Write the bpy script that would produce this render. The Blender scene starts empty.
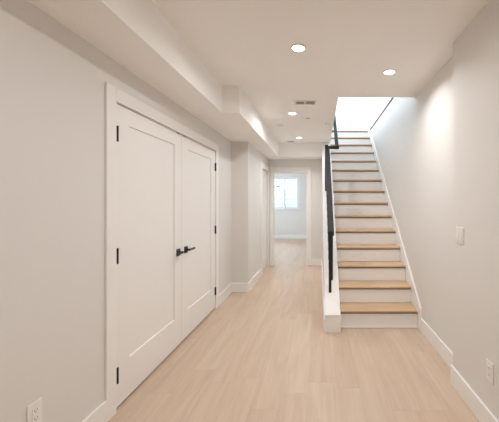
import bpy, bmesh, math, random
from mathutils import Vector, Matrix

random.seed(4)
SC = bpy.context.scene
COL = SC.collection

# ------------------------------------------------------------------ camera, world, exposure
CAM_H = 1.376
cd = bpy.data.cameras.new('camera')
cam = bpy.data.objects.new('camera', cd)
COL.objects.link(cam)
cam.location = (0, 0, CAM_H)
cam.rotation_euler = (math.radians(90), 0, 0)
cd.sensor_fit = 'HORIZONTAL'
cd.sensor_width = 36
cd.lens = 295 / 499 * 36
cd.shift_x = -69.3 / 499
cd.shift_y = -9.0 / 499
cd.clip_start = 0.05
SC.camera = cam

W = bpy.data.worlds.new('daylight')
SC.world = W
W.use_nodes = True
bg = W.node_tree.nodes['Background']
bg.inputs['Color'].default_value = (0.70, 0.85, 1.0, 1)
bg.inputs['Strength'].default_value = 11.0

SC.view_settings.view_transform = 'Standard'
SC.view_settings.look = 'None'
SC.view_settings.exposure = 0.27
SC.view_settings.gamma = 1.0
SC.cycles.max_bounces = 16
SC.cycles.diffuse_bounces = 10
SC.cycles.use_denoising = True
SC.cycles.sample_clamp_indirect = 6.0

LAMP_SPREAD = 168
LAMP_WATTS = 7.9
LAMP_COLOR = (1.0, 1.0, 1.0)


def portal(name, loc, rot, sx, sy):
    l = bpy.data.lights.new(name, 'AREA')
    l.shape = 'RECTANGLE'
    l.size, l.size_y = sx, sy
    l.cycles.is_portal = True
    o = bpy.data.objects.new(name, l)
    COL.objects.link(o)
    o.location = loc
    o.rotation_euler = rot
    return o


R = math.radians
YB_ = -3.0
portal('window_daylight', (-1.29, 11.21, 1.72), (R(-90), 0, 0), 1.08, 1.2)
portal('added_side_daylight', (-3.15, 8.9, 1.55), (0, R(-90), 0), 1.3, 1.7)  # unseen opening, added to brighten the end room
portal('upper_window_daylight', (-4.55, 6.2, 4.2), (0, R(-90), 0), 1.8, 3.6)
portal('upper_window_daylight', (5.05, 6.2, 4.2), (0, R(90), 0), 1.8, 3.6)


# ------------------------------------------------------------------ materials
def nodes_of(name):
    m = bpy.data.materials.new(name)
    m.use_nodes = True
    nt = m.node_tree
    return m, nt, nt.nodes['Principled BSDF']


def paint(name, col, rough=0.6, bump=0.015, scale=220.0, spec=0.35, var=0.015):
    m, nt, p = nodes_of(name)
    N, L = nt.nodes, nt.links
    tc = N.new('ShaderNodeTexCoord')
    no = N.new('ShaderNodeTexNoise')
    no.inputs['Scale'].default_value = scale
    no.inputs['Detail'].default_value = 2
    L.new(tc.outputs['Object'], no.inputs['Vector'])
    n2 = N.new('ShaderNodeTexNoise')
    n2.inputs['Scale'].default_value = 1.7
    L.new(tc.outputs['Object'], n2.inputs['Vector'])
    mx = N.new('ShaderNodeMix')
    mx.data_type = 'RGBA'
    mx.inputs[6].default_value = (*[c * (1 - var) for c in col], 1)
    mx.inputs[7].default_value = (*[min(1, c * (1 + var)) for c in col], 1)
    L.new(n2.outputs['Fac'], mx.inputs[0])
    L.new(mx.outputs[2], p.inputs['Base Color'])
    b = N.new('ShaderNodeBump')
    b.inputs['Strength'].default_value = bump * 4
    b.inputs['Distance'].default_value = 0.002
    L.new(no.outputs['Fac'], b.inputs['Height'])
    L.new(b.outputs['Normal'], p.inputs['Normal'])
    p.inputs['Roughness'].default_value = rough
    p.inputs['Specular IOR Level'].default_value = spec
    return m


def math_node(nt, op, a, b=None, c=None):
    n = nt.nodes.new('ShaderNodeMath')
    n.operation = op
    for i, v in enumerate((a, b, c)):
        if v is None:
            continue
        if isinstance(v, (int, float)):
            n.inputs[i].default_value = v
        else:
            nt.links.new(v, n.inputs[i])
    return n.outputs[0]


def planks(name, c_dark, c_mid, c_light, width=0.19, length=1.5, rough=0.41, gap=0.0012, axis=0, contrast=1.0):
    """long boards along y (axis 0) or along x (axis 1), each board with its own tone and grain"""
    m, nt, p = nodes_of(name)
    N, L = nt.nodes, nt.links
    tc = N.new('ShaderNodeTexCoord')
    sp = N.new('ShaderNodeSeparateXYZ')
    L.new(tc.outputs['Object'], sp.inputs[0])
    X, Y = (sp.outputs[0], sp.outputs[1]) if axis == 0 else (sp.outputs[1], sp.outputs[0])
    u = math_node(nt, 'DIVIDE', math_node(nt, 'ADD', X, 20.03), width)
    row = math_node(nt, 'FLOOR', u)
    wn = N.new('ShaderNodeTexWhiteNoise')
    wn.noise_dimensions = '1D'
    L.new(row, wn.inputs['W'])
    v = math_node(nt, 'ADD', math_node(nt, 'DIVIDE', math_node(nt, 'ADD', Y, 30.0), length),
                  math_node(nt, 'MULTIPLY', wn.outputs['Value'], 7.0))
    brd = math_node(nt, 'FLOOR', v)
    cb = N.new('ShaderNodeCombineXYZ')
    L.new(row, cb.inputs[0]); L.new(brd, cb.inputs[1])
    w2 = N.new('ShaderNodeTexWhiteNoise')
    w2.noise_dimensions = '2D'
    L.new(cb.outputs[0], w2.inputs['Vector'])
    # grain: noise stretched along the board, shifted per board
    gv = N.new('ShaderNodeCombineXYZ')
    L.new(math_node(nt, 'MULTIPLY', X, 38.0), gv.inputs[0])
    L.new(math_node(nt, 'MULTIPLY', Y, 1.6), gv.inputs[1])
    L.new(math_node(nt, 'MULTIPLY', w2.outputs['Value'], 37.0), gv.inputs[2])
    g1 = N.new('ShaderNodeTexNoise')
    g1.inputs['Scale'].default_value = 1.0
    g1.inputs['Detail'].default_value = 5
    g1.inputs['Roughness'].default_value = 0.62
    g1.inputs['Distortion'].default_value = 0.6
    L.new(gv.outputs[0], g1.inputs['Vector'])
    gv2 = N.new('ShaderNodeCombineXYZ')
    L.new(math_node(nt, 'MULTIPLY', X, 7.0), gv2.inputs[0])
    L.new(math_node(nt, 'MULTIPLY', Y, 0.9), gv2.inputs[1])
    L.new(math_node(nt, 'MULTIPLY', w2.outputs['Value'], 91.0), gv2.inputs[2])
    g2 = N.new('ShaderNodeTexNoise')
    g2.inputs['Scale'].default_value = 1.0
    g2.inputs['Detail'].default_value = 3
    g2.inputs['Distortion'].default_value = 1.2
    L.new(gv2.outputs[0], g2.inputs['Vector'])
    t = math_node(nt, 'ADD', math_node(nt, 'MULTIPLY', w2.outputs['Value'], 0.17 * contrast),
                  math_node(nt, 'ADD', math_node(nt, 'MULTIPLY', g1.outputs['Fac'], 0.62 * contrast),
                            math_node(nt, 'MULTIPLY', g2.outputs['Fac'], 0.74 * contrast)))
    t = math_node(nt, 'ADD', t, 0.5 - 0.765 * contrast)
    rp = N.new('ShaderNodeValToRGB')
    e = rp.color_ramp.elements
    e[0].position = 0.15; e[0].color = (*c_dark, 1)
    e[1].position = 0.85; e[1].color = (*c_light, 1)
    k = e.new(0.5); k.color = (*c_mid, 1)
    L.new(t, rp.inputs[0])
    # joints
    fu = math_node(nt, 'FRACT', u)
    fv = math_node(nt, 'FRACT', v)
    du = math_node(nt, 'MULTIPLY', math_node(nt, 'MINIMUM', fu, math_node(nt, 'SUBTRACT', 1.0, fu)), width)
    dv = math_node(nt, 'MULTIPLY', math_node(nt, 'MINIMUM', fv, math_node(nt, 'SUBTRACT', 1.0, fv)), length)
    j = math_node(nt, 'LESS_THAN', math_node(nt, 'MINIMUM', du, dv), gap)
    mx = N.new('ShaderNodeMix')
    mx.data_type = 'RGBA'
    L.new(math_node(nt, 'MULTIPLY', j, 0.25), mx.inputs[0])
    L.new(rp.outputs[0], mx.inputs[6])
    mx.inputs[7].default_value = (*[c * 0.55 for c in c_dark], 1)
    L.new(mx.outputs[2], p.inputs['Base Color'])
    p.inputs['Roughness'].default_value = rough
    p.inputs['Specular IOR Level'].default_value = 0.45
    b = N.new('ShaderNodeBump')
    b.inputs['Strength'].default_value = 0.06
    b.inputs['Distance'].default_value = 0.001
    L.new(g1.outputs['Fac'], b.inputs['Height'])
    L.new(b.outputs['Normal'], p.inputs['Normal'])
    return m


def emit(name, col, s):
    m, nt, p = nodes_of(name)
    p.inputs['Base Color'].default_value = (0.9, 0.9, 0.9, 1)
    p.inputs['Emission Color'].default_value = (*col, 1)
    p.inputs['Emission Strength'].default_value = s
    return m


def glass(name):
    m = bpy.data.materials.new(name)
    m.use_nodes = True
    nt = m.node_tree
    N, L = nt.nodes, nt.links
    N.clear()
    out = N.new('ShaderNodeOutputMaterial')
    mix = N.new('ShaderNodeMixShader')
    tr = N.new('ShaderNodeBsdfTransparent')
    tr.inputs[0].default_value = (0.95, 0.98, 0.97, 1)
    gl = N.new('ShaderNodeBsdfGlossy')
    gl.inputs['Roughness'].default_value = 0.02
    fr = N.new('ShaderNodeFresnel')
    fr.inputs[0].default_value = 1.45
    L.new(fr.outputs[0], mix.inputs[0])
    L.new(tr.outputs[0], mix.inputs[1])
    L.new(gl.outputs[0], mix.inputs[2])
    L.new(mix.outputs[0], out.inputs[0])
    return m


M = {
    'wall': paint('wall_paint', (0.74, 0.72, 0.695), 0.65),
    'ceiling': paint('ceiling_paint', (0.93, 0.92, 0.905), 0.8),
    'trim': paint('white_trim_paint', (0.86, 0.845, 0.825), 0.4, 0.004),
    'door': paint('white_door_paint', (0.85, 0.835, 0.815), 0.42, 0.004),
    'riser': paint('white_riser_paint', (0.88, 0.87, 0.86), 0.45, 0.004),
    'cool_wall': paint('pale_grey_paint', (0.74, 0.715, 0.675), 0.65),
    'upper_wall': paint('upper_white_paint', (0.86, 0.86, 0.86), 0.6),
    'floor': planks('pale_oak_planks', (0.50, 0.365, 0.265), (0.59, 0.45, 0.335), (0.66, 0.53, 0.41), contrast=1.0),
    'tread': planks('oak_tread_wood', (0.50, 0.31, 0.17), (0.62, 0.42, 0.255), (0.70, 0.51, 0.335),
                    width=0.31, length=3.0, axis=1, gap=0.0, rough=0.42),
    'dark_wood_and_nose_shade': paint('brown_edge_wood_and_nose_shade', (0.16, 0.115, 0.09), 0.5, 0.01, 80),  # real wood on the upper wall edge; painted shade under the tread noses
    'black': paint('matte_black_metal', (0.012, 0.012, 0.013), 0.42, 0.004, spec=0.5),
    'rail': paint('black_rail_metal', (0.026, 0.026, 0.026), 0.55, 0.004, spec=0.3),
    'plastic': paint('white_plastic', (0.83, 0.81, 0.78), 0.35, 0.0, var=0.0),
    'slot': paint('dark_slot', (0.05, 0.045, 0.04), 0.7, 0.0, var=0.0),
    'vent_shade': paint('vent_louvre_paint', (0.72, 0.68, 0.63), 0.6, 0.0, var=0.0),
    'duct': paint('duct_interior', (0.62, 0.57, 0.52), 0.8, 0.0, var=0.0),
    'lens': emit('lamp_lens', (1.0, 0.95, 0.88), 14.0),
    'vinyl': paint('white_window_vinyl', (0.80, 0.83, 0.85), 0.35, 0.0, var=0.0),
    'glass': glass('window_glass'),
    'siding': paint('pale_siding', (0.245, 0.232, 0.215), 0.6, 0.0),
    'gravel': paint('pale_gravel', (0.45, 0.44, 0.42), 0.9, 0.2, 40),
    'sticker': paint('grey_sticker', (0.25, 0.27, 0.29), 0.5, 0.0),
    'closet': paint('closet_paint', (0.5, 0.48, 0.45), 0.7, 0.0),
}


# ------------------------------------------------------------------ mesh helpers
def box(bm, x0, x1, y0, y1, z0, z1, bevel=0.0, seg=2):
    vs = [bm.verts.new(v) for v in ((x0, y0, z0), (x1, y0, z0), (x1, y1, z0), (x0, y1, z0),
                                    (x0, y0, z1), (x1, y0, z1), (x1, y1, z1), (x0, y1, z1))]
    fs = [bm.faces.new([vs[i] for i in f]) for f in
          ((3, 2, 1, 0), (4, 5, 6, 7), (0, 1, 5, 4), (1, 2, 6, 5), (2, 3, 7, 6), (3, 0, 4, 7))]
    if bevel:
        es = {e for f in fs for e in f.edges}
        bmesh.ops.bevel(bm, geom=list(es), offset=bevel, segments=seg, affect='EDGES', profile=0.5)
    return bm


def prism(bm, pts, a0, a1, plane='yz', bevel=0.0):
    """polygon pts in a plane, extruded along the third axis from a0 to a1"""
    def P(p, a):
        return {'yz': (a, p[0], p[1]), 'xz': (p[0], a, p[1]), 'xy': (p[0], p[1], a)}[plane]
    A = [bm.verts.new(P(p, a0)) for p in pts]
    B = [bm.verts.new(P(p, a1)) for p in pts]
    fs = [bm.faces.new(A), bm.faces.new(B[::-1])]
    n = len(pts)
    for i in range(n):
        fs.append(bm.faces.new((A[i], B[i], B[(i + 1) % n], A[(i + 1) % n])))
    bmesh.ops.recalc_face_normals(bm, faces=fs)
    if bevel:
        es = {e for f in fs for e in f.edges}
        bmesh.ops.bevel(bm, geom=list(es), offset=bevel, segments=2, affect='EDGES', profile=0.5)
    return bm


def lathe(bm, prof, n=40, caps=True):
    """profile of (radius, z) turned about z"""
    rings = []
    for r, z in prof:
        if r < 1e-6:
            rings.append([bm.verts.new((0, 0, z))])
        else:
            rings.append([bm.verts.new((r * math.cos(2 * math.pi * k / n), r * math.sin(2 * math.pi * k / n), z))
                          for k in range(n)])
    fs = []
    for a, b in zip(rings, rings[1:]):
        for k in range(n):
            q = (k + 1) % n
            if len(a) == 1 and len(b) == 1:
                continue
            if len(a) == 1:
                fs.append(bm.faces.new((a[0], b[q], b[k])))
            elif len(b) == 1:
                fs.append(bm.faces.new((a[k], a[q], b[0])))
            else:
                fs.append(bm.faces.new((a[k], a[q], b[q], b[k])))
    bmesh.ops.recalc_face_normals(bm, faces=fs)
    return bm


def obj(name, bm, mat, parent=None, smooth=False):
    me = bpy.data.meshes.new(name)
    bm.to_mesh(me)
    bm.free()
    if smooth:
        for p in me.polygons:
            p.use_smooth = True
    o = bpy.data.objects.new(name, me)
    me.materials.append(mat)
    COL.objects.link(o)
    if parent:
        o.parent = parent
    return o


def B(*a, **k):
    return box(bmesh.new(), *a, **k)


def tag(o, label, cat, group=None, kind=None):
    o['label'] = label
    o['category'] = cat
    if group:
        o['group'] = group
    if kind:
        o['kind'] = kind
    return o


def empty(name, label, cat, loc, group=None, kind=None, rot=(0, 0, 0)):
    o = bpy.data.objects.new(name, None)
    COL.objects.link(o)
    o.empty_display_size = 0.1
    o.location = loc
    o.rotation_euler = rot
    return tag(o, label, cat, group, kind)


def struct(name, bm, mat, label, cat):
    return tag(obj(name, bm, mat), label, cat, kind='structure')


def copy_tree(o, parent=None):
    c = o.copy()
    COL.objects.link(c)
    if parent:
        c.parent = parent
    for ch in list(o.children):
        copy_tree(ch, c)
    return c


# ------------------------------------------------------------------ dimensions (metres)
XL = -1.335          # left hall wall
XN = -1.08           # narrower far part of the hall, left
XR = 1.10            # wall beside the stairs
XRN = 1.015          # nearer right wall
YB = YB_            # wall behind the camera
YRET = 4.51          # return wall left
YE = 6.40            # end wall of the hall
ZC = 2.58            # ceiling
ZS = 2.30            # underside of the soffits
RISE, RUN, NST = 0.1958, 0.2304, 15
Y1 = 3.228           # first riser
NOSE = 0.022
SLOPE = RISE / RUN
ZU = RISE * NST      # upper floor
KX0, KX1 = 0.07, 0.226   # knee wall beside the stairs
KY0 = 3.12
YO = 3.40            # front edge of the stair opening
YTOP = Y1 + (NST - 1) * RUN
YF = 11.1            # far wall of the end room
DT, D0, D1 = 2.03, 1.935, 3.795   # closet opening
CAS, CT = 0.095, 0.014            # casing width, thickness
BH, BT = 0.14, 0.015              # baseboard
EX0, EX1 = -0.994, -0.256         # doorway in the end wall

# ------------------------------------------------------------------ floor, ceiling, walls
struct('floor', B(-3.2, 1.6, YB - 0.1, YF + 0.1, -0.1, 0), M['floor'],
       'pale oak plank floor running down the basement hall', 'floor')

bm = bmesh.new()
box(bm, -1.6, KX1, YB - 0.1, YE + 0.06, ZC, ZU - 0.02)
box(bm, KX1, 1.3, YB - 0.1, YO, ZC, ZU - 0.02)
struct('ceiling', bm, M['ceiling'], 'flat off-white hall ceiling with the stair opening cut in it', 'ceiling')

bm = bmesh.new()
box(bm, XL - 0.12, XL, YB, D0, 0, ZC)
box(bm, XL - 0.12, XL, D1, YRET, 0, ZC)
box(bm, XL - 0.12, XL, D0, D1, DT, ZC)
struct('wall_left', bm, M['wall'], 'off-white hall wall that holds the double closet doors', 'wall')
bm = bmesh.new()
box(bm, -2.1, -2.04, D0 - 0.3, D1 + 0.3, 0, ZC)
box(bm, -2.04, XL - 0.12, D0 - 0.36, D0 - 0.3, 0, ZC)
box(bm, -2.04, XL - 0.12, D1 + 0.3, D1 + 0.36, 0, ZC)
box(bm, -2.04, XL - 0.12, D0 - 0.3, D1 + 0.3, ZC, ZC + 0.05)
struct('wall_closet', bm, M['closet'], 'closet interior walls behind the double doors', 'wall')

SD0, SD1 = 5.60, 6.28  # side doorway in the narrow part
bm = bmesh.new()
box(bm, XL - 0.12, XN, YRET, YRET + 0.12, 0, ZC)
box(bm, XN - 0.12, XN, YRET + 0.12, SD0, 0, ZC)
box(bm, XN - 0.12, XN, SD1, YE + 0.12, 0, ZC)
box(bm, XN - 0.12, XN, SD0, SD1, DT, ZC)
struct('wall_return', bm, M['wall'], 'wall corner that narrows the hall beyond the closet', 'wall')

bm = bmesh.new()
box(bm, XN, EX0, YE, YE + 0.12, 0, ZC)
box(bm, EX1, KX1, YE, YE + 0.12, 0, ZC)
box(bm, EX0, EX1, YE, YE + 0.12, DT, ZC)
struct('wall_end', bm, M['wall'], 'end wall of the hall around the open doorway', 'wall')

bm = bmesh.new()
box(bm, XRN, XR + 0.12, YB, 2.23, 0, ZC)
struct('wall_right_near', bm, M['wall'], 'nearer right wall with the light switch and outlet', 'wall')
struct('wall_right', B(XR, XR + 0.12, 2.23, YTOP + 0.2, 0, ZU - 0.035), M['wall'],
       'long right wall rising beside the staircase', 'wall')
bm = bmesh.new()
box(bm, XL - 0.12, XR + 0.12, YB - 0.1, YB, 0, ZC)
struct('wall_back', bm, M['wall'],
       'wall behind the viewer at the near end of the hall', 'wall')

# soffits
bm = bmesh.new()
prism(bm, [(XL, YB), (-1.0, YB), (-1.0, 3.05), (-0.82, 3.05), (-0.82, 6.0), (KX0, 6.0), (KX0, YE), (XN, YE),
           (XN, YRET), (XL, YRET)], ZS, ZC, 'xy')
struct('soffit', bm, M['ceiling'], 'boxed ceiling soffit along the left wall, stepping out and crossing the hall end', 'soffit')

# knee wall beside stairs
zk = lambda y: 0.175 + SLOPE * (y - KY0)
ykc = KY0 + (ZC - 0.175) / SLOPE
bm = bmesh.new()
prism(bm, [(KY0, 0), (KY0, 0.175), (ykc, ZC), (YE, ZC), (YE, 0)], KX0, KX1, 'yz')
struct('wall_stair', bm, M['wall'], 'sloping knee wall between the hall and the staircase', 'wall')
# stair-side wall closing the stairwell behind
bm = bmesh.new()
box(bm, KX1, XR + 0.12, YTOP + 0.02, YTOP + 0.12, 0, ZU - 0.03)
struct('wall_stairwell', bm, M['wall'], 'wall below the top landing of the stairs', 'wall')
# cap of the knee wall
bm = bmesh.new()
c0, c1 = KY0 - 0.012, ykc - 0.002
prism(bm, [(c0, zk(c0) + 0.001), (c0, zk(c0) + 0.021), (c1 - 0.025, zk(c1 - 0.025) + 0.021), (c1, zk(c1) + 0.001)],
      KX0 - 0.008, KX1 + 0.004, 'yz', 0.002)
struct('trim_1', bm, M['trim'], 'white sloping cap on the knee wall beside the stairs', 'trim')
bm = bmesh.new()
box(bm, KX0 - 0.006, KX1 + 0.006, KY0 - 0.014, KY0 - 0.0005, 0, 0.165, 0.002)
struct('trim_2', bm, M['trim'], 'white board on the front end of the knee wall', 'trim')

# ------------------------------------------------------------------ upper storey seen through the stair opening
bm = bmesh.new()
box(bm, -4.5, KX1, 1.5, 9.6, ZU - 0.02, ZU)
box(bm, KX1, XR, 1.5, YO, ZU - 0.02, ZU)
box(bm, XR + 0.02, 5.0, 1.5, 9.6, ZU - 0.02, ZU)
box(bm, KX1, XR + 0.02, YTOP + 0.02, 9.6, ZU - 0.02, ZU)
struct('floor_upper', bm, M['cool_wall'], 'upstairs floor around the stair opening', 'floor')
UT = 5.5
bm = bmesh.new()
box(bm, -4.6, 5.1, 9.5, 9.6, ZU, UT)
box(bm, -4.6, 5.1, 1.4, 1.5, ZU, UT)
for x0, x1 in ((-4.6, -4.5), (5.0, 5.1)):
    box(bm, x0, x1, 1.5, 9.5, ZU, 3.3)
    box(bm, x0, x1, 1.5, 9.5, 5.1, UT)
    box(bm, x0, x1, 1.5, 4.4, 3.3, 5.1)
    box(bm, x0, x1, 8.0, 9.5, 3.3, 5.1)
struct('wall_upper', bm, M['upper_wall'], 'bright white upstairs wall seen above the stairs', 'wall')
struct('ceiling_upper', B(-4.6, 5.1, 1.4, 9.6, UT, UT + 0.1), M['upper_wall'], 'upstairs ceiling', 'ceiling')
struct('trim_3', B(0.74, 0.98, 9.47, 9.5, ZU, UT, 0.004), M['cool_wall'], 'tall pale vertical board on the upstairs wall', 'trim')
struct('trim_4', B(XR - 0.012, XR + 0.02, YO, YTOP + 0.02, ZU - 0.032, ZU, 0.003), M['dark_wood_and_nose_shade'],
       'dark wood edge along the top of the wall beside the stairs', 'trim')

# ------------------------------------------------------------------ far room
WX0, WX1, WZ0, WZ1 = -1.83, -0.75, 1.12, 2.32
bm = bmesh.new()
box(bm, -3.1, WX0, YF, YF + 0.15, 0, 2.5)
box(bm, WX1, 1.5, YF, YF + 0.15, 0, 2.5)
box(bm, WX0, WX1, YF, YF + 0.15, 0, WZ0)
box(bm, WX0, WX1, YF, YF + 0.15, WZ1, 2.5)
struct('wall_far', bm, M['cool_wall'], 'pale grey far wall of the end room around the window', 'wall')
bm = bmesh.new()
for x0, x1 in ((-3.2, -3.1), (1.5, 1.6)):
    box(bm, x0, x1, YE, 8.05, 0, 2.5)
    box(bm, x0, x1, 9.75, YF + 0.15, 0, 2.5)
    box(bm, x0, x1, 8.05, 9.75, 0, 0.9 if x0 < 0 else 2.2)  # left side leaves an added, unseen opening for extra daylight
    box(bm, x0, x1, 8.05, 9.75, 2.2, 2.5)
box(bm, -3.1, XN - 0.12, YE, YE + 0.12, 0, 2.5)
box(bm, KX1, 1.5, YE + 0.2, YE + 0.3, 0, 2.5)
struct('wall_end_room', bm, M['cool_wall'], 'side walls of the end room', 'wall')
struct('ceiling_end_room', B(-3.2, 1.6, YE + 0.06, YF + 0.15, 2.44, 2.52), M['ceiling'],
       'ceiling of the room beyond the doorway', 'ceiling')
struct('baseboard_far', B(-3.1, 1.5, YF - BT, YF, 0, BH, 0.003), M['trim'], 'white baseboard under the far window', 'baseboard')
# room behind side door
bm = bmesh.new()
box(bm, -2.6, -2.5, YRET + 0.12, YE, 0, 2.5)
struct('wall_side_room', bm, M['wall'], 'wall of the room behind the closed side door', 'wall')

# window in the far wall
win = empty('window_1', 'white two-pane sliding window in the far room, bright with daylight', 'window', (0, 0, 0), kind='structure')
bm = bmesh.new()
fw = 0.05
box(bm, WX0, WX0 + fw, YF + 0.03, YF + 0.12, WZ0, WZ1, 0.004)
box(bm, WX1 - fw, WX1, YF + 0.03, YF + 0.12, WZ0, WZ1, 0.004)
box(bm, WX0 + fw, WX1 - fw, YF + 0.03, YF + 0.12, WZ0, WZ0 + fw, 0.004)
box(bm, WX0 + fw, WX1 - fw, YF + 0.03, YF + 0.12, WZ1 - fw, WZ1, 0.004)
obj('window_frame', bm, M['vinyl'], win)
xm = -1.285
for a, b, yy in ((WX0 + fw, xm + 0.03, YF + 0.05), (xm - 0.03, WX1 - fw, YF + 0.085)):
    bm = bmesh.new()
    s = 0.035
    box(bm, a, a + s, yy, yy + 0.03, WZ0 + fw, WZ1 - fw, 0.003)
    box(bm, b - s, b, yy, yy + 0.03, WZ0 + fw, WZ1 - fw, 0.003)
    box(bm, a + s, b - s, yy, yy + 0.03, WZ0 + fw, WZ0 + fw + s, 0.003)
    box(bm, a + s, b - s, yy, yy + 0.03, WZ1 - fw - s, WZ1 - fw, 0.003)
    sh = obj('sash', bm, M['vinyl'], win)
    obj('window_pane', B(a + s, b - s, yy + 0.012, yy + 0.016, WZ0 + fw + s, WZ1 - fw - s), M['glass'], sh)
obj('window_sill', B(WX0 - 0.04, WX1 + 0.04, YF - 0.04, YF + 0.03, WZ0 - 0.03, WZ0 - 0.001, 0.005), M['trim'], win)
obj('latch', B(xm - 0.012, xm + 0.012, YF + 0.03, YF + 0.05, WZ0 + 0.1, WZ0 + 0.17, 0.004), M['vinyl'], win)
obj('sticker', B(-1.60, -1.49, YF + 0.058, YF + 0.060, 1.93, 2.0), M['sticker'], win)

# outside the window: a pale wall with lapped siding, and gravel
bm = bmesh.new()
for k in range(15):
    z = -0.3 + k * 0.2
    prism(bm, [(13.0, z), (12.975, z), (12.995, z + 0.2), (13.0, z + 0.2)], -5, 3, 'yz')
box(bm, -5, 3, 13.0, 13.1, -0.3, 2.7)
struct('wall_outside', bm, M['siding'], 'pale lapped siding outside the far window', 'wall')
struct('ground', B(-6, 4, YF + 0.15, 13.0, -0.4, -0.3), M['gravel'], 'gravel ground outside the far window', 'ground')

# ------------------------------------------------------------------ baseboards
def baseboard(name, segs, label):
    bm = bmesh.new()
    for s in segs:
        box(bm, *s, 0, BH, 0.003)
    return struct(name, bm, M['trim'], label, 'baseboard')


baseboard('baseboard_left', [(XL, XL + BT, YB, D0 - CAS), (XL, XL + BT, D1 + CAS, YRET - BT)],
          'white baseboard on the left wall either side of the closet')
baseboard('baseboard_return', [(XL, XN + BT, YRET - BT, YRET), (XN, XN + BT, YRET, SD0 - CAS)],
          'white baseboard around the wall corner beyond the closet')
baseboard('baseboard_end', [(EX1 + CAS - 0.005, KX0, YE - BT, YE)], 'short white baseboard right of the far doorway')
baseboard('baseboard_stair', [(KX0 - BT, KX0, KY0, YE - BT)], 'white baseboard along the hall side of the knee wall')
baseboard('baseboard_right', [(XR - BT, XR, 2.23, 3.146)], 'white baseboard from the wall corner to the stairs')
baseboard('baseboard_right_near', [(XRN - BT, XRN, YB, 2.23 + BT)], 'white baseboard under the switch and outlet on the near right wall')

# ------------------------------------------------------------------ casings and doors
bm = bmesh.new()
x0, x1 = XL, XL + CT
box(bm, x0, x1, D0 - CAS, D0 - 0.006, 0, DT + CAS, 0.003)
box(bm, x0, x1, D1 + 0.006, D1 + CAS, 0, DT + CAS, 0.003)
box(bm, x0, x1, D0 - 0.006, D1 + 0.006, DT + 0.004, DT + CAS, 0.003)
# jamb lining behind the doors
box(bm, XL - 0.12, XL - 0.055, D0, D0 + 0.012, 0, DT)
box(bm, XL - 0.12, XL - 0.055, D1 - 0.012, D1, 0, DT)
box(bm, XL - 0.12, XL - 0.055, D0, D1, DT - 0.012, DT)
struct('trim_5', bm, M['trim'], 'white casing around the double closet doors', 'trim')


def shaker(bm, y0, y1, z0, z1, xf, th, stile_a, stile_b, top, bottom, rec=0.011):
    """door slab with one recessed panel, front face at x = xf looking +x"""
    a0, a1, b0, b1 = y0 + stile_a, y1 - stile_b, z0 + bottom, z1 - top
    xb = xf - th
    def ring(x, ya, yb, za, zb):
        return [bm.verts.new((x, ya, za)), bm.verts.new((x, yb, za)), bm.verts.new((x, yb, zb)), bm.verts.new((x, ya, zb))]
    ob, of = ring(xb, y0, y1, z0, z1), ring(xf, y0, y1, z0, z1)
    pf = ring(xf, a0, a1, b0, b1)
    q = 0.004
    pr = ring(xf - rec, a0 + q, a1 - q, b0 + q, b1 - q)
    fs = [bm.faces.new(ob[::-1]), bm.faces.new(pr)]
    for A, C in ((ob, of), (of, pf), (pf, pr)):
        for i in range(4):
            j = (i + 1) % 4
            fs.append(bm.faces.new((A[i], A[j], C[j], C[i])))
    bmesh.ops.recalc_face_normals(bm, faces=fs)
    return bm


def lever(parent, y, z, xf, direction):
    h = obj('door_handle', B(xf, xf + 0.009, y - 0.033, y + 0.033, z - 0.033, z + 0.033, 0.0025), M['black'], parent)
    bm = lathe(bmesh.new(), [(0, 0), (0.011, 0), (0.011, 0.04), (0, 0.04)], 20)
    bmesh.ops.transform(bm, matrix=Matrix.Translation((xf + 0.009, y, z)) @ Matrix.Rotation(R(90), 4, 'Y'), verts=bm.verts)
    obj('neck', bm, M['black'], h, smooth=False)
    ya, yb = (y - 0.012, y + 0.115) if direction > 0 else (y - 0.115, y + 0.012)
    obj('lever', B(xf + 0.038, xf + 0.051, ya, yb, z - 0.010, z + 0.010, 0.003), M['black'], h)


def hinge(parent, y, z, xf, h=0.1):
    bm = bmesh.new()
    s = 1 if y < 2.5 else -1
    box(bm, xf - 0.002, xf + 0.003, min(y, y + s * 0.02), max(y, y + s * 0.02), z - h / 2, z + h / 2, 0.001)
    kn = lathe(bmesh.new(), [(0, -h / 2 - 0.004), (0.0065, -h / 2), (0.0065, h / 2), (0, h / 2 + 0.004)], 14)
    bmesh.ops.transform(kn, matrix=Matrix.Translation((xf + 0.009, y + s * 0.001, z)), verts=kn.verts)
    me = bpy.data.meshes.new('t')
    kn.to_mesh(me); kn.free()
    bm.from_mesh(me)
    bpy.data.meshes.remove(me)
    obj('hinge', bm, M['black'], parent)


YM = (D0 + D1) / 2
XF = XL + 0.003
for name, ya, yb, hy, ly, ldir, cy, lab in (
        ('door_1', D0 + 0.004, YM - 0.002, D0 + 0.004, YM - 0.075, -1, YM - 0.07,
         'nearer white closet door with one recessed panel and black lever'),
        ('door_2', YM + 0.002, D1 - 0.004, D1 - 0.004, YM + 0.085, 1, YM + 0.06,
         'farther white closet door of the pair, beside the wall corner')):
    d = empty(name, lab, 'door', (0, 0, 0), kind='structure')
    obj('door_leaf', shaker(bmesh.new(), ya, yb, 0.02, DT - 0.006, XF, 0.036, 0.135, 0.135, 0.115, 0.265), M['door'], d)
    for z in (1.826, 1.02, 0.232):
        hinge(d, hy, z, XF)
    lever(d, ly, 0.90, XF, ldir)
    obj('ball_catch', B(XF - 0.02, XF + 0.001, cy - 0.03, cy + 0.03, DT - 0.009, DT - 0.0005), M['black'], d)

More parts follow.
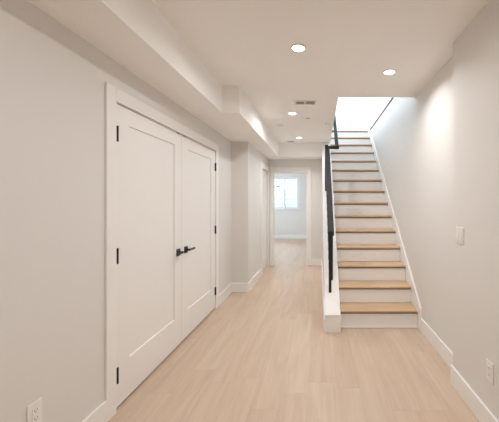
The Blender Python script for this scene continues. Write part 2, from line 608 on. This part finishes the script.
# side door in the narrow part of the hall
bm = bmesh.new()
x0, x1 = XN, XN + CT
box(bm, x0, x1, SD0 - CAS, SD0, 0, DT + CAS, 0.003)
box(bm, x0, x1, SD1, SD1 + CAS, 0, DT + CAS, 0.003)
box(bm, x0, x1, SD0, SD1, DT, DT + CAS, 0.003)
struct('trim_6', bm, M['trim'], 'white casing around the side door at the hall end', 'trim')
d = empty('door_3', 'closed white side door in the left wall before the far doorway', 'door', (0, 0, 0), kind='structure')
obj('door_leaf', shaker(bmesh.new(), SD0 + 0.003, SD1 - 0.003, 0.012, DT - 0.003, XN - 0.035, 0.036, 0.11, 0.11, 0.115, 0.22), M['door'], d)

# open doorway in the end wall
bm = bmesh.new()
y0, y1 = YE - CT, YE
box(bm, EX0 - 0.066, EX0, y0, y1, 0, DT + CAS, 0.003)
box(bm, EX1, EX1 + CAS - 0.008, y0, y1, 0, DT + CAS, 0.003)
box(bm, EX0, EX1, y0, y1, DT, DT + CAS, 0.003)
box(bm, EX0 - 0.001, EX0 + 0.014, YE, YE + 0.12, 0, DT)
box(bm, EX1 - 0.014, EX1 + 0.001, YE, YE + 0.12, 0, DT)
box(bm, EX0, EX1, YE, YE + 0.12, DT - 0.014, DT + 0.001)
struct('trim_7', bm, M['trim'], 'white casing and jamb of the open far doorway', 'trim')

# ------------------------------------------------------------------ staircase
st = empty('staircase', 'straight staircase with oak treads and white risers climbing to the floor above', 'stairs', (0.66, Y1, 0))
def sub(name, bm, mat, p=st):
    o = obj(name, bm, mat, p)
    o.matrix_parent_inverse = p.matrix_basis.inverted()
    return o
SX0, SX1 = KX1 + 0.004, XR - 0.021
for n in range(1, NST + 1):
    y = Y1 + (n - 1) * RUN
    zt = n * RISE
    z0 = (n - 1) * RISE
    sub('riser', B(SX0, SX1, y, y + 0.018, z0 + 0.0005, zt - 0.0245), M['riser'])
    yb = y + RUN - 0.0005 if n < NST else y + 0.02
    sub('tread', B(SX0, SX1, y - NOSE, yb, zt - 0.024, zt, 0.0085, 3), M['tread'])
    sub('nose_shade_strip', B(SX0, SX1, y - 0.014, y - 0.0005, zt - 0.037, zt - 0.0245, 0.004), M['dark_wood_and_nose_shade'])  # dark strip painted in for the contact shadow below each nosing
sub('shoe_moulding', B(SX0, SX1, Y1 - 0.012, Y1 - 0.0005, 0, 0.02, 0.004), M['trim'])
yA = 3.146
sk = lambda y: 0.235 + SLOPE * (y - yA)
yB = YTOP + 0.0
sub('skirt_board', prism(bmesh.new(), [(yA, 0), (yA, sk(yA)), (yB, sk(yB)), (yB, sk(yB) - 0.5), (3.7, 0)], XR - 0.02, XR - 0.0005, 'yz', 0.002), M['trim'])

# ------------------------------------------------------------------ railing
rl = empty('stair_railing', 'black metal stair railing on the sloping white knee wall', 'railing', (0.14, 3.3, 0))
zr = lambda y: 1.045 + SLOPE * (y - 3.3)
zc = lambda y: zk(y) + 0.0215
RX0, RX1 = 0.10, 0.172
YJ = 4.75
sub('handrail', prism(bmesh.new(), [(3.3, zr(3.3)), (YJ, zr(YJ)), (YJ, zr(YJ) - 0.05), (3.3, zr(3.3) - 0.05)], RX0, RX1, 'yz', 0.004), M['rail'], rl)
def post(name, y, xa, xb, w, ztop):
    sub(name, prism(bmesh.new(), [(y - w / 2, zc(y - w / 2)), (y - w / 2, ztop(y - w / 2)), (y + w / 2, ztop(y + w / 2)), (y + w / 2, zc(y + w / 2))],
                    xa, xb, 'yz', 0.001), M['black'], rl)
low = lambda y: zr(y) - 0.0505
post('newel_post', 3.325, 0.112, 0.142, 0.03, low)
k = 0
y = 3.445
while y < YJ - 0.06:
    post('baluster', y, 0.118, 0.165, 0.02, low)
    y += 0.115
post('end_post', YJ - 0.02, 0.098, 0.15, 0.036, lambda y: zr(YJ - 0.02) + 0.03)
sub('connector', B(0.151, 0.325, YJ - 0.04, YJ - 0.002, zr(YJ) - 0.05, zr(YJ) - 0.004, 0.003), M['rail'], rl)
UX0, UX1 = 0.265, 0.322
Y2 = 6.35
sub('upper_handrail', prism(bmesh.new(), [(YJ, zr(YJ) - 0.004), (Y2, zr(Y2) - 0.004), (Y2, zr(Y2) - 0.054), (YJ, zr(YJ) - 0.054)], UX0, UX1, 'yz', 0.004), M['rail'], rl)
for y in (5.2, 6.2):
    sub('rail_bracket', B(0.235, 0.262, y - 0.012, y + 0.012, zr(y) - 0.045, zr(y) - 0.02, 0.003), M['black'], rl)

# ------------------------------------------------------------------ ceiling fixtures
def downlight(label, x, y, src=[None]):
    if src[0] is None:
        t = empty('downlight', label, 'ceiling light', (x, y, ZC), 'recessed downlights')
        obj('trim_ring', lathe(bmesh.new(), [(0.046, -0.0015), (0.048, -0.006), (0.060, -0.005), (0.064, 0.0), (0.046, 0.0), (0.046, -0.0015)]), M['plastic'], t, True)
        obj('lamp_lens', lathe(bmesh.new(), [(0, -0.003), (0.0455, -0.003), (0.0455, -0.0005), (0, -0.0005)]), M['lens'], t)
        l = bpy.data.lights.new('lamp_glow', 'AREA')
        l.shape = 'DISK'
        l.size = 0.09
        l.energy = LAMP_WATTS
        l.color = LAMP_COLOR
        l.spread = R(LAMP_SPREAD)
        lo = bpy.data.objects.new('lamp_glow', l)
        COL.objects.link(lo)
        lo.parent = t
        lo.location = (0, 0, -0.008)
        src[0] = t
        return t
    t = copy_tree(src[0])
    t.location = (x, y, ZC)
    t['label'] = label
    return t


downlight('lit round downlight nearest the viewer, left of the stair opening', -0.159, 2.306)
downlight('lit round downlight just in front of the stair opening', 0.655, 2.732)
downlight('lit round downlight just beyond the air vent in the hall ceiling', -0.36, 4.01)
downlight('lit round downlight farthest down the hall, before the crossing soffit', -0.37, 5.52)
stair_lamp = bpy.data.objects['lamp_glow.001']
stair_lamp.data = stair_lamp.data.copy()
stair_lamp.data.spread = R(150)
stair_lamp.data.energy = LAMP_WATTS * 0.72
far_lamp = bpy.data.objects['lamp_glow.003']
far_lamp.data = far_lamp.data.copy()
far_lamp.data.energy = LAMP_WATTS * 0.85
far_lamp.data.spread = R(125)
downlight('downlight overhead just outside the view, nearest ahead of the camera', -0.16, 0.6)
downlight('added unseen downlight behind the viewer, brightening the near hall', 0.35, -1.7)  # extra lamp out of view, added to lift the risers and near walls

v = empty('air_vent', 'rectangular ceiling air vent with two louvre banks, near the second hall downlight', 'vent', (-0.166, 3.57, ZC))
bm = bmesh.new()
for a in ((-0.14, 0.14, -0.075, -0.05), (-0.14, 0.14, 0.05, 0.075), (-0.14, -0.115, -0.05, 0.05), (0.115, 0.14, -0.05, 0.05), (-0.01, 0.01, -0.05, 0.05)):
    box(bm, *a, -0.006, -0.0005, 0.001)
obj('frame', bm, M['plastic'], v)
obj('backing', B(-0.115, 0.115, -0.05, 0.05, -0.0012, -0.0004), M['duct'], v)
for xa, xb in ((-0.113, -0.012), (0.012, 0.113)):
    bm = bmesh.new()
    for k in range(6):
        yy = -0.044 + k * 0.0165
        prism(bm, [(yy, -0.0055), (yy + 0.011, -0.002), (yy + 0.0115, -0.003), (yy + 0.0005, -0.0065)], xa, xb, 'yz')
    obj('louvre', bm, M['vent_shade'], v)


def disc_fixture(name, label, cat, x, y, prof):
    t = empty(name, label, cat, (x, y, ZC))
    obj('cover', lathe(bmesh.new(), prof), M['plastic'], t, True)
    return t


t = disc_fixture('sprinkler', 'small white sprinkler cover plate right of the second hall downlight', 'sprinkler', -0.16, 4.25,
                 [(0, -0.008), (0.036, -0.008), (0.038, -0.007), (0.038, -0.005), (0, -0.005)])
obj('sprinkler_cup', lathe(bmesh.new(), [(0, -0.005), (0.03, -0.005), (0.03, -0.0005), (0, -0.0005)]), M['slot'], t)
disc_fixture('smoke_detector', 'faint round white ceiling disc near the left soffit', 'detector', -0.61, 4.63,
             [(0, -0.012), (0.05, -0.011), (0.056, -0.007), (0.058, -0.0005), (0, -0.0005)])
disc_fixture('ceiling_sensor', 'small white ceiling disc beside the stair knee wall', 'sensor', 0.135, 4.53,
             [(0, -0.014), (0.036, -0.013), (0.04, -0.009), (0.042, -0.0005), (0, -0.0005)])
v = empty('ceiling_grille', 'small ceiling grille right in front of the crossing soffit', 'vent', (-0.56, 5.86, ZC))
bm = bmesh.new()
for a in ((-0.075, 0.075, -0.06, -0.045), (-0.075, 0.075, 0.045, 0.06), (-0.075, -0.06, -0.045, 0.045), (0.06, 0.075, -0.045, 0.045)):
    box(bm, *a, -0.006, -0.0005, 0.001)
obj('frame', bm, M['plastic'], v)
bm = bmesh.new()
for k in range(5):
    yy = -0.042 + k * 0.018
    prism(bm, [(yy, -0.0055), (yy + 0.011, -0.002), (yy + 0.0115, -0.003), (yy + 0.0005, -0.0065)], -0.058, 0.058, 'yz')
obj('louvre', bm, M['vent_shade'], v)
obj('backing', B(-0.06, 0.06, -0.045, 0.045, -0.0012, -0.0004), M['duct'], v)

# ------------------------------------------------------------------ switch and outlets (built facing -x, origin on the wall)
sw = empty('light_switch', 'white double rocker light switch on the near right wall', 'light switch', (XRN, 2.118, 1.135))
obj('plate', B(-0.006, -0.0003, -0.058, 0.058, -0.059, 0.059, 0.003), M['plastic'], sw)
for yy in (-0.023, 0.023):
    obj('rocker', prism(bmesh.new(), [(-0.0062, -0.034), (-0.0105, -0.034), (-0.0068, 0.034), (-0.0062, 0.034)], yy - 0.0165, yy + 0.0165, 'xz', 0.0005), M['plastic'], sw)


def outlet(label, loc, rot):
    t = empty('wall_outlet', label, 'outlet', loc, rot=(0, 0, rot))
    obj('plate', B(-0.006, -0.0003, -0.036, 0.036, -0.059, 0.059, 0.003), M['plastic'], t)
    f = obj('receptacle', B(-0.009, -0.0062, -0.0165, 0.0165, -0.034, 0.034, 0.001), M['plastic'], t)
    for z in (-0.018, 0.018):
        for yy in (-0.006, 0.006):
            obj('slot', B(-0.0094, -0.0088, yy - 0.001, yy + 0.001, z - 0.002, z + 0.006), M['slot'], f)
        obj('ground_slot', B(-0.0094, -0.0088, -0.002, 0.002, z - 0.010, z - 0.006), M['slot'], f)
    return t


outlet('white wall outlet low on the near right wall below the switch', (XRN, 1.745, 0.375), 0)
outlet('white wall outlet low on the left wall nearer than the closet', (XL, 1.383, 0.381), math.pi)
